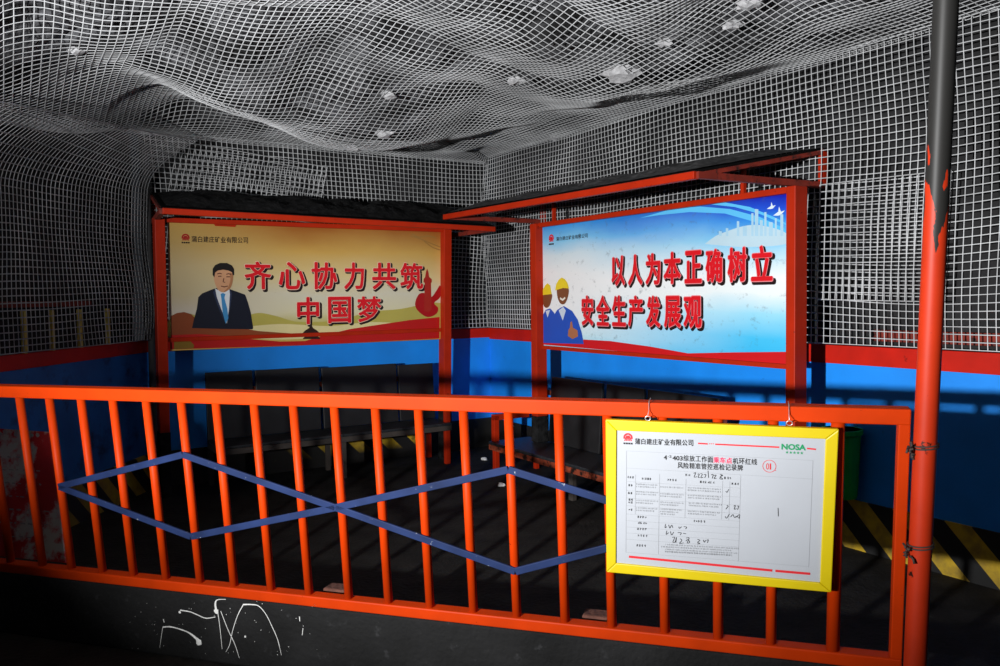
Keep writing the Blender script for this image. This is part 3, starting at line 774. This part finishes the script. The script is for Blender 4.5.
def worker(helm, face, body, hand, collar, o0, lab):
    b = poly('printed_worker', flatmat('poster_workwear', '1a4fb8'), SR, d_(body), o0, sgnR); b['label'] = lab
    poly('face', flatmat('poster_tan', '7a4628'), SR, d_(face), o0 + .0005, b, True)
    poly('helmet', flatmat('poster_yellow', 'e8cc28'), SR, d_(helm), o0 + .001, b)
    poly('collar', flatmat('poster_collar', 'c8d4e4'), SR, d_(collar), o0 + .0006, b)
    if hand: poly('hand', flatmat('poster_hand', 'a86a48'), SR, d_(hand), o0 + .001, b)
worker([(48, 412), (52, 390), (62, 372), (70, 366), (80, 374), (86, 408)], [(52, 412), (86, 408), (84, 435), (76, 456), (64, 462), (54, 450)],
       [(52, 490), (62, 470), (80, 464), (96, 482), (98, 540), (92, 600), (54, 600)], None, [(62, 474), (70, 500), (80, 470)], .0030, 'printed worker behind, in yellow helmet')
worker([(100, 394), (104, 370), (114, 352), (126, 343), (138, 350), (148, 364), (154, 386), (130, 384)], [(106, 392), (128, 384), (152, 387), (150, 418), (138, 445), (122, 446), (110, 424)],
       [(72, 600), (78, 540), (88, 500), (108, 470), (120, 462), (134, 455), (166, 474), (188, 508), (204, 560), (212, 604)],
       [(150, 572), (152, 548), (158, 540), (160, 518), (166, 514), (170, 540), (188, 550), (190, 574), (168, 584)], [(114, 472), (130, 512), (142, 472), (132, 458)], .0042, 'printed worker in front, thumb up, in yellow helmet')
fm = MB(); stroke(fm, SR, [SR.hit(*p) for p in d_([(120, 424), (130, 431), (140, 422)])], .02, .0065); fm.build('printed_smile', WHT, sgnR)

# ------------------------------------------------------------------ benches under the billboards
def bench(P, s0, s1, seat_z, top_z, o_front, o_back, panels, label, rail_mat):
    """P: wall-parallel plane through the sign; z from the lens height; offsets towards viewer"""
    Q = Plane(V(P.O[0], P.O[1], 0), P.d)
    t = thing('bench', label, 'bench', Q.pt((s0 + s1) / 2, 0))
    sz = H + seat_z; tz = H + top_z
    MB().pbox(Q, s0, s1, sz - 0.03, sz, o_back, o_front).build('seat', MT['seat'], t, bevel=0.008)
    MB().pbox(Q, s0, s1, sz - 0.085, sz - 0.03, o_front - 0.05, o_front - 0.005).build('seat_rail', rail_mat, t, bevel=0.004)
    for a, b, k in panels:
        c = [Q.pt(x, y, o) for y, lean in ((sz + 0.004, 0.0), (tz + k, -0.05)) for x, o in ((a, o_back + lean + .03), (b, o_back + lean + .03), (b, o_back + lean), (a, o_back + lean))]
        MB().hexa(c).build('backrest_panel', MT['black'], t, bevel=0.006)
    MB().pbox(Q, s0, s1, tz - 0.2, tz - 0.15, o_back - 0.095, o_back - 0.05).build('backrest_rail', MT['rust'], t)
    for s in (s0 + 0.03, (s0 + s1) / 2, s1 - 0.03):
        lm = MT['red'] if (s > s1 - .1) == (rail_mat is MT['dusty']) and (s > s1 - .1 or s < s0 + .1) else MT['dusty']
        MB().pbox(Q, s - .03, s + .03, 0, sz - .03, o_front - 0.10, o_front - 0.05).build('leg', lm, t, bevel=0.004)
        MB().pbox(Q, s - .025, s + .025, 0, tz - 0.06, o_back - 0.095, o_back - 0.05).build('leg', lm, t, bevel=0.004)
        MB().pbox(Q, s - .025, s + .025, sz - .09, sz - .03, o_back - 0.05, o_front - 0.10).build('seat_bearer', lm, t)
    # red arm rest at the end by the corner of the room
    e, k = (s1 - .03, -1) if rail_mat is MT['dusty'] else (s0 + .03, 1)
    MB().pbox(Q, e - .03, e + .03, sz, sz + .27, o_front - 0.10, o_front - 0.04).build('arm_post', MT['red'], t, bevel=.004)
    MB().pbox(Q, e - .03, e + .03, sz + .22, sz + .28, o_back + 0.03, o_front - 0.04).build('arm_rest', MT['red'], t, bevel=.004)
    return t
bench(SL, 0.35, 2.85, -1.385, -0.735, 0.28, -0.17, [(.34, .80, .02), (.83, 1.50, .015), (1.53, 2.40, .0), (2.42, 2.86, -.02)], 'long black bench with red legs below the gold billboard', MT['dusty'])
bench(SR, -0.38, 2.3, -1.50, -0.83, 0.45, -0.06, [(.02, .84, 0), (.9, 1.42, 0), (1.46, 2.28, 0)], 'long black bench with rusty seat rail below the blue billboard', MT['rust'])

# ------------------------------------------------------------------ railing
rail = thing('railing', 'long orange red steel railing with blue zigzag bars on the low dark wall', 'railing', PF.pt(-0.7, -1.06))
E0, E1 = -4.3, 1.55
MB().pbox(PF, E0, E1, -0.062, 0.0, -0.03, 0.03).build('top_rail', MT['rail'], rail, bevel=0.006)
MB().pbox(PF, E0, E1, -1.062, -1.008, -0.03, 0.03).build('bottom_rail', MT['rail'], rail, bevel=0.006)
SBARS = [-3.83, -3.62, -3.41, -3.2, -2.98, -2.755, -2.555, -2.348, -2.146, -1.94, -1.73, -1.527, -1.312, -1.098, -.881, -.671, -.458, -.243, -.035, .188, .398, .627, .848, 1.06]
for s in SBARS:
    MB().tube([PF.pt(s, -1.01), PF.pt(s, -0.06)], 0.021, 14).build('bar', MT['rail'], rail, smooth=True)
MB().tube([PF.pt(1.298, -1.01), PF.pt(1.298, -0.06)], 0.026, 14).build('bar', MT['rail'], rail, smooth=True)
MB().pbox(PF, E1 - 0.042, E1, -1.01, -0.06, -0.025, 0.025).build('end_post', MT['rail'], rail, bevel=0.004)
OFB = 0.032
dia = [((58, 487), (182, 455)), ((182, 455), (335, 508)), ((58, 487), (190, 537)), ((190, 537), (335, 508)),
       ((335, 508), (508, 470)), ((508, 470), (690, 527)), ((335, 508), (515, 572)), ((515, 572), (690, 527))]
for (p, q) in dia:
    a = PF.hit(*p, OFB); b = PF.hit(*q, OFB)
    A = PF.pt(a[0], a[1], OFB - 0.006); B = PF.pt(b[0], b[1], OFB - 0.006)
    o = MB().beam(A, B, 0.012, 0.034, up=np.cross((B - A) / np.linalg.norm(B - A), PF.n)).build('zigzag_bar', MT['pipe_blue'], rail, bevel=0.003)
    o['label'] = 'blue flat bar'

# pipe prop at the right
def pole_mat():
    m = mat('half_painted_pipe', (0.52, 0.032, 0.006, 1), 0.5, spec=0.3, var=0.1, dirt='2a100a', dirt_lo=0.66, dirt_hi=0.7, dscale=12)
    nt = m.node_tree; N = nt.nodes; L = nt.links; b = N['Principled BSDF']
    src = b.inputs['Base Color'].links[0].from_socket
    tc = N.new('ShaderNodeTexCoord'); sp = N.new('ShaderNodeSeparateXYZ'); L.new(tc.outputs['Object'], sp.inputs[0])
    nz = N.new('ShaderNodeTexNoise'); nz.inputs['Scale'].default_value = 20; nz.inputs['Detail'].default_value = 7
    mp = N.new('ShaderNodeMapping'); mp.inputs['Scale'].default_value = (1, 1, 0.3); L.new(tc.outputs['Object'], mp.inputs['Vector']); L.new(mp.outputs[0], nz.inputs['Vector'])
    ma = N.new('ShaderNodeMath'); ma.operation = 'MULTIPLY_ADD'; ma.inputs[1].default_value = 1.1; L.new(nz.outputs['Fac'], ma.inputs[0]); L.new(sp.outputs['Z'], ma.inputs[2])
    rp = N.new('ShaderNodeValToRGB'); rp.color_ramp.elements[0].position = 0.0; rp.color_ramp.elements[1].position = 1.0
    mr = N.new('ShaderNodeMapRange'); mr.inputs['From Min'].default_value = H + 0.31 + 0.55; mr.inputs['From Max'].default_value = H + 0.31 + 0.57
    L.new(ma.outputs[0], mr.inputs['Value'])
    mx = N.new('ShaderNodeMix'); mx.data_type = 'RGBA'; L.new(mr.outputs[0], mx.inputs['Factor']); L.new(src, mx.inputs['A']); mx.inputs['B'].default_value = (0.020, 0.0195, 0.0185, 1)
    L.new(mx.outputs['Result'], b.inputs['Base Color'])
    return m
oP = 0.085
q0 = PF.hit(916, 640, oP); q1 = PF.hit(946, 2, oP)
pb = PF.pt(q0[0], q0[1], oP); pt_ = PF.pt(q1[0], q1[1], oP); dv = (pt_ - pb) / (pt_[2] - pb[2])
foot = pb - dv * pb[2]; head = pb + dv * (H + 1.66 - pb[2])
for _ in range(3): head = pb + dv * (H + float(ceil_z(head @ dL, head @ dR)) - 0.006 - pb[2])
pole = thing('pipe_prop', 'tall leaning steel pipe, red below and grey above, at the right end of the railing', 'pole', foot)
MB().tube([foot + (head - foot) * k / 12 for k in range(13)], 0.040, 24).build('pipe', pole_mat(), pole, smooth=True)
axis_at = lambda z: foot + (head - foot) * (z / head[2])
for zt, ncl in ((PF.pt(*PF.hit(921, 447, oP), oP)[2], 16), (PF.pt(*PF.hit(917, 546, oP), oP)[2], 9)):
    c = axis_at(zt); mb = MB()
    for j in range(2):
        mb.tube([c + PF.d * (0.0445 * math.cos(2 * math.pi * k / 24)) + PF.n * (0.0445 * math.sin(2 * math.pi * k / 24)) + Z * (0.010 * j + .006 * math.sin(2 * math.pi * k / 24 + 1)) for k in range(25)], 0.0032, 6)
    for j in range(ncl):                    # knot of bent wire ends between the pipe and the end post
        p0 = c + PF.d * random.uniform(-.062, -.036) + PF.n * random.uniform(.0, .035) + Z * random.uniform(-.03, .015)
        p1 = p0 + V(random.uniform(-.01, .01), random.uniform(-.012, .008), random.uniform(-.014, .014))
        mb.tube([p0, p1, p1 + V(random.uniform(-.012, .012), -.006, random.uniform(-.016, .01))], 0.0042, 6)
    mb.build('wire_tie', MT['darkwire'], pole, smooth=True)['label'] = 'twisted dark wire tie'

# ------------------------------------------------------------------ yellow framed record board hung on the railing
PN = Plane(PF.pt(0, 0, 0.065), dF, PF.v)
def npx(x, y): return PN.hit(590 + x / 3.33, 400 + y / 3.33)
nb_ = thing('notice_board', 'white record board in a bright yellow frame hung on the railing', 'notice board', PN.pt(*npx(440, 605)))
o4 = [npx(53, 63), npx(828, 95), npx(803, 637), npx(56, 570)]
i4 = [npx(90, 100), npx(784, 128), npx(765, 605), npx(88, 540)]
for k in range(4):
    l = (k + 1) % 4
    quad = [o4[k], o4[l], i4[l], i4[k]]
    c = [PN.pt(*p, -0.012) for p in quad] + [PN.pt(*p, 0.012) for p in quad]
    MB().hexa(c).build('frame_side', MT['yellow'], nb_, bevel=0.004)
sheet = MB().hexa([PN.pt(*p, -0.010) for p in i4] + [PN.pt(*p, 0.004) for p in i4]).build('sheet', MT['sheet'], nb_)
OS = 0.0052
def nline(mb, p, q, w): stroke(mb, PN, [npx(*p), npx(*q)], w, OS)
# table rules
tl = MB(); LW = .0009
for p, q in [((122, 168), (742, 200)), ((122, 168), (120, 505)), ((742, 200), (728, 553)), ((120, 505), (728, 553)), ((122, 225), (742, 262)), ((502, 248), (494, 535)),
             ((121, 270), (500, 292)), ((121, 300), (500, 322)), ((121, 325), (499, 349)), ((121, 350), (498, 377)), ((121, 378), (497, 402)), ((121, 400), (497, 424)),
             ((121, 421), (496, 446)), ((121, 441), (496, 466)), ((121, 462), (495, 488)), ((232, 245), (228, 512)), ((152, 247), (151, 378)),
             ((320, 262), (316, 392)), ((442, 268), (438, 396)), ((466, 270), (462, 398))]:
    nline(tl, p, q, LW)
tl.build('table_rules', MT['grey_ink'], sheet)
rl = MB()
for p, q, w in [((130, 520), (607, 566), .010), ((617, 567), (733, 577), .010)]:
    nline(rl, p, q, w)
rl.build('red_rule', MT['red_ink'], sheet); rl = MB()
for p, q, w in [((360, 143), (392, 145), .006), ((417, 146), (630, 156), .006), ((722, 160), (752, 163), .006)]:
    nline(rl, p, q, w)
for x in (397, 403, 409): nline(rl, (x, 144.5), (x + 3, 144.7), .004)
rl.build('red_rule', MT['red_ink'], sheet)
def ntext(text, p0, p1, h, m, name, bold=0.01, gap=0.1):
    """characters standing on the line p0-p1, h tall (pixels of the enlargement)"""
    mb = MB(); a = npx(*p0); b = npx(*p1); hh = npx(p0[0], p0[1] - h)[1] - a[1]
    put_line(mb, PN, text, bold, a[0], b[0], a[1], a[1] + hh, OS, gap, skew=(b[1] - a[1]) / (b[0] - a[0]))
    return mb.build(name, m, sheet)
ntext(COMP, (150, 146), (345, 152), 20, MT['ink'], 'company_name', 0.022, .08)
emblem(PN, npx(127, 124), 0.019, OS, sheet, MT['red_ink'], MT['ink'])
def nword(text, p0, p1, h, m, name, bold=0.0):
    mb = MB(); a = npx(*p0); b = npx(*p1); hh = npx(p0[0], p0[1] - h)[1] - a[1]
    put_glyph(mb, PN, text, bold, (a[0], b[0], (a[1] + b[1]) / 2, (a[1] + b[1]) / 2 + hh), OS)
    return mb.build(name, m, sheet)
nword('NOSA', (637, 163), (718, 168), 20, MT['green_ink'], 'green_lettering', 0.055)
st = MB()
for k in range(5):
    c = npx(656 + k * 12.2, 173 + k * .6)
    st.flat(PN, [(c[0] + (.0062 if j % 2 == 0 else .0027) * math.sin(j * math.pi / 5), c[1] + (.0062 if j % 2 == 0 else .0027) * math.cos(j * math.pi / 5)) for j in range(10)], OS)
st.build('star_row', MT['green_ink'], sheet)
nword('4', (246, 197), (257, 198), 15, MT['ink'], 'title', .04)
nword('-2', (259, 190), (272, 191), 8, MT['ink'], 'title', .03)
nword('403', (275, 199), (309, 201), 15, MT['ink'], 'title', .04)
ntext('综放工作面', (311, 202), (410, 208), 20, MT['ink'], 'title', .016)
ntext('乘车点', (411, 208), (473, 211), 20, MT['pink_ink'], 'title', .022)['label'] = 'magenta characters in the title'
ntext('机环红线', (475, 211), (556, 215), 20, MT['ink'], 'title', .016)
ntext('风险精准管控巡检记录牌', (292, 226), (509, 235), 20, MT['ink'], 'title', .016)
cm = MB(); cc = npx(597, 219); ring2(cm, PN, cc, .0235, .0255, OS); nline(cm, (616, 233), (619, 233), .003)
a = npx(586, 230); b = npx(607, 210)
for kx, ch in ((0, '0'), (1, '1')):
    w = (b[0] - a[0]); put_glyph(cm, PN, ch, 0.0, (a[0] + w * .52 * kx + (w * .06 if kx else 0), a[0] + w * (.46 if kx == 0 else .80), a[1], b[1]), OS)
cm.build('circled_number', MT['red_ink'], sheet)
# small print: too fine to read in the photograph, kept as rows of tiny strokes
rnd = random.Random(5)
def small(mb, x0, y0, x1, h, dens=1.0, slope=0.056):
    x = x0
    while x < x1 - h * .6:
        y = y0 + (x - x0) * slope
        for _ in range(4):
            if rnd.random() < 0.5:
                xa = x + rnd.uniform(0, h * .3); nline(mb, (xa, y - h * rnd.uniform(.1, .9)), (xa + h * rnd.uniform(.3, .6), y - h * rnd.uniform(.1, .9)), .0011 * dens)
            else:
                xa = x + rnd.uniform(0, h * .7); nline(mb, (xa, y), (xa + rnd.uniform(-.5, .5), y - h), .0010 * dens)
        x += h * 1.12
sm = MB()
for x0, y0, x1 in [(124, 259, 148), (174, 264, 208), (257, 268, 294), (366, 275, 420), (128, 286, 146), (128, 312, 146), (128, 334, 146), (128, 343, 146), (128, 367, 146),
                   (158, 391, 195), (160, 411, 192), (158, 431, 194), (160, 453, 192), (155, 486, 192), (472, 281, 498), (344, 405, 386)]:
    small(sm, x0, y0, x1, 7.5, 1.5)
sm.build('small_print', MT['ink'], sheet)
sm = MB()
for x0, y0, x1, n in [(154, 281, 228, 2), (154, 306, 228, 2), (154, 335, 226, 2), (154, 360, 226, 2), (234, 290, 315, 1), (234, 313, 312, 2), (234, 341, 310, 2), (234, 364, 308, 3),
                      (326, 293, 436, 2), (326, 318, 438, 2), (328, 344, 440, 2), (326, 371, 430, 2), (250, 482, 494, 1), (236, 489, 470, 1), (250, 498, 492, 2), (250, 505, 470, 1)]:
    for k in range(n): small(sm, x0, y0 + 8 * k, x1 - rnd.uniform(0, 25) * k, 5.0, .9)
sm.build('small_print', MT['grey_ink'], sheet)
hw = MB()
def scrawl(pts, w): stroke(hw, PN, spline([npx(*p) for p in pts], 4), w, OS)
small(hw, 318, 252, 340, 8, 1.4); small(hw, 446, 262, 470, 8, 1.4)
for pts in ([(345, 243), (352, 241), (347, 255), (356, 254)], [(358, 246), (364, 245), (360, 256), (366, 256)], [(368, 244), (374, 246), (369, 257), (377, 256)], [(379, 247), (386, 247), (382, 258)],
            [(393, 234), (395, 258)], [(403, 248), (410, 247), (407, 260)], [(412, 250), (420, 249), (413, 260), (421, 259)], [(433, 246), (442, 250), (434, 254), (442, 262), (432, 260), (440, 247)],
            [(452, 302), (456, 306), (462, 296)], [(455, 350), (460, 352), (452, 362)], [(478, 352), (484, 350), (480, 362), (488, 360)], [(489, 352), (495, 352), (491, 364)],
            [(450, 386), (455, 392), (464, 378)], [(468, 388), (476, 380), (482, 390), (498, 380), (496, 394)], [(484, 386), (499, 390)],
            [(252, 412), (250, 424), (256, 420)], [(262, 414), (266, 425), (272, 415), (276, 424)], [(296, 420), (298, 426), (305, 420)], [(312, 420), (322, 422), (318, 428)],
            [(256, 434), (254, 446), (262, 440)], [(268, 436), (272, 448), (279, 438)], [(292, 440), (304, 441), (300, 448)], [(310, 442), (320, 444)],
            [(274, 456), (282, 456), (276, 472), (284, 470), (288, 455), (286, 474)], [(300, 460), (306, 466), (298, 476), (312, 474)], [(320, 458), (330, 458), (324, 474), (332, 472), (326, 463), (319, 468)],
            [(358, 462), (366, 466), (358, 472), (366, 476), (357, 478)], [(377, 464), (381, 472), (385, 465)], [(388, 466), (394, 464), (391, 474)], [(626, 358), (627, 386)]):
    scrawl(pts, .0026)
hw.build('handwriting', MT['ink'], sheet)
for x in (193, 664):
    yb = 66 if x < 400 else 82
    yt_ = PF.hit(590 + x / 3.33, 406, 0.03)
    top = PF.pt(npx(x, 0)[0] , 0.004, 0.034); p = npx(x, yb - 12)
    mb = MB()
    mb.tube([PF.pt(npx(x, 0)[0], 0.006, -0.03), PF.pt(npx(x, 0)[0], 0.006, 0.034), PF.pt(npx(x, 20)[0], -0.03, 0.040), PN.pt(npx(x, yb - 16)[0], npx(x, yb - 16)[1], 0.0)], 0.0016, 6)
    c = npx(x, yb - 6)
    mb.tube([PN.pt(c[0] + .011 * math.cos(2 * math.pi * k / 16), c[1] + .009 * math.sin(2 * math.pi * k / 16), 0.004) for k in range(17)], 0.0018, 6)
    mb.build('hanging_wire', MT['wire'], nb_, smooth=True)

# ------------------------------------------------------------------ smaller things inside
# green bin hung on the right wall
s_b = PR.hit(857, 470)[0]
bin_ = thing('waste_bin', 'green tapered plastic bin hung on the blue right wall behind the notice board', 'bin', PR.pt(s_b - .02, 0.40, 0.155))
c0 = PR.pt(s_b - .02, 0.40, 0.155)
prof = [(0.0, .105), (0.02, .11), (.44, .128), (.455, .142), (.485, .142), (.485, .128), (.46, .122), (.03, .10)]
MB().tube([c0 + Z * z for z, r in prof], [r for z, r in prof], 28).build('bucket', MT['green'], bin_, smooth=False)
MB().pbox(PR, s_b - .05, s_b + .01, .80, .84, -0.01, .03).build('wall_hook', MT['rust'], bin_)

# weathered notice panel leaning in the left corner of the platform
def at(px, py, depth): return EYE + ray(px, py) * depth
tl_, tr_ = at(-26, 427, 5.62), at(51, 432, 5.50)
br_ = at(68, 590, 5.25); bl_ = at(-2, 590, 5.36)
def down(p, q): k = p[2] / (p[2] - q[2]); return p + (q - p) * k
br_ = down(tr_, br_); bl_ = down(tl_, bl_)
th = np.cross(tr_ - tl_, bl_ - tl_); th = th / np.linalg.norm(th); th = th if th[1] > 0 else -th
pm = mat('weathered_red_panel', (0.55, 0.018, 0.02, 1), 0.6, var=0.3, scale=4, dirt='cac6ba', dirt_lo=0.47, dirt_hi=0.53, dscale=2.6)
pan = thing('weathered_sign', 'weathered red and grey sign board leaning behind the left end of the railing', 'sign', (bl_ + br_) / 2)
MB().hexa([bl_, br_, br_ + th * .02, bl_ + th * .02, tl_, tr_, tr_ + th * .02, tl_ + th * .02]).build('panel', pm, pan)
PP = Plane(bl_, (br_ - bl_) / np.linalg.norm(br_ - bl_), (tl_ - bl_) / np.linalg.norm(tl_ - bl_))
wv = np.linalg.norm(br_ - bl_); hv = np.linalg.norm(tl_ - bl_)
mb = MB()
for k in range(7):
    y = hv * (.30 + .085 * k)
    x = wv * .06
    while x < wv * (.9 if k % 3 else .6):
        l = random.uniform(.015, .045)
        stroke(mb, PP, [(x, y), (x + l, y + random.uniform(-.004, .004))], random.uniform(.006, .013), .002); x += l + random.uniform(.008, .05)
mb.build('worn_white_print', flatmat('worn_print', '9a948c'), pan)
mb = MB()
for k in range(16): blob(mb, PP, (random.uniform(.02, wv - .02), hv - .02 - random.uniform(0, .03)), random.uniform(.006, .016), .002, 7)
mb.build('peeled_edge', flatmat('peeled_edge', 'b0aaa0'), pan)

# faded yellow uprights behind the left net
for i, (x, lab) in enumerate([(22, 'nearest the picture edge'), (50, 'second from the picture edge'), (78, 'third from the picture edge'), (106, 'closest to the gold billboard')]):
    P0 = PW.hit(x + 2, 351, -0.01); P1 = PW.hit(x, 311 - i * .8, -0.01)
    o = MB().beam(PW.pt(P0[0], H - 0.40, -0.005), PW.pt(P0[0], P1[1], -0.005), .03, .03, up=PW.n)
    o = o.build('upright_bar', MT['yellow_bar'], loc=PW.pt(P0[0], H - 0.40, -0.005))
    tag(o, 'faded yellow upright behind the left wall net, ' + lab, 'upright', 'yellow uprights behind the left net')

# grey pipe standing in the left corner
pc = PW.pt(3.93, 0, 0.09)
o = MB().tube([pc, pc + Z * 1.2, pc + Z * (H + 1.5)], 0.035, 14).build('corner_pipe', MT['dark_pipe'], smooth=True, loc=pc)
tag(o, 'dark dusty vertical pipe in the corner left of the gold billboard', 'pipe')

# two bricks behind the low wall
for x, y, lab in [(336, 594, 'dusty reddish brick piece behind the bottom rail below the gold billboard'), (596, 624, 'dusty reddish brick piece behind the bottom rail left of the notice board')]:
    q = PK.hit(x, y, -0.10); p = PK.pt(q[0], KERB_TOP, -0.12)
    b = MB().pbox(Plane(p, dF), -.06, .06, 0, .055, -.045, .045).build('brick', MT['brick'], bevel=.008, loc=p)
    tag(b, lab, 'brick', 'brick pieces on the low wall')
# pale scraps on the floor
def on_floor(x, y): r = ray(x, y); return EYE + r * (-H / r[2])
for i, (x, y, s, lab) in enumerate([(571, 470, .055, 'largest crumpled white scrap on the floor left of the notice board'), (501, 486, .03, 'small white scrap on the floor beneath the peak of the blue zigzag'),
                                    (484, 460, .03, 'small white scrap on the floor above the peak of the blue zigzag'), (427, 444, .02, 'tiny white scrap on the floor near the left bench end')]):
    p = on_floor(x, y)
    bm = bmesh.new(); bmesh.ops.create_icosphere(bm, subdivisions=2, radius=s)
    rr = random.Random(i)
    for v in bm.verts:
        k = 1 + rr.uniform(-.4, .3); v.co = mathutils.Vector((v.co.x * k * 1.2, v.co.y * k * .8, max(0, v.co.z * k * .7 + s * .3)))
    me = bpy.data.meshes.new('paper_scrap'); bm.to_mesh(me); bm.free(); me.materials.append(MT['litter'])
    o = bpy.data.objects.new('paper_scrap', me); C.objects.link(o); o.location = tuple(p)
    tag(o, lab, 'scrap', 'pale scraps on the floor')

for o in bpy.data.objects:
    if '_b' in o: del o['_b']
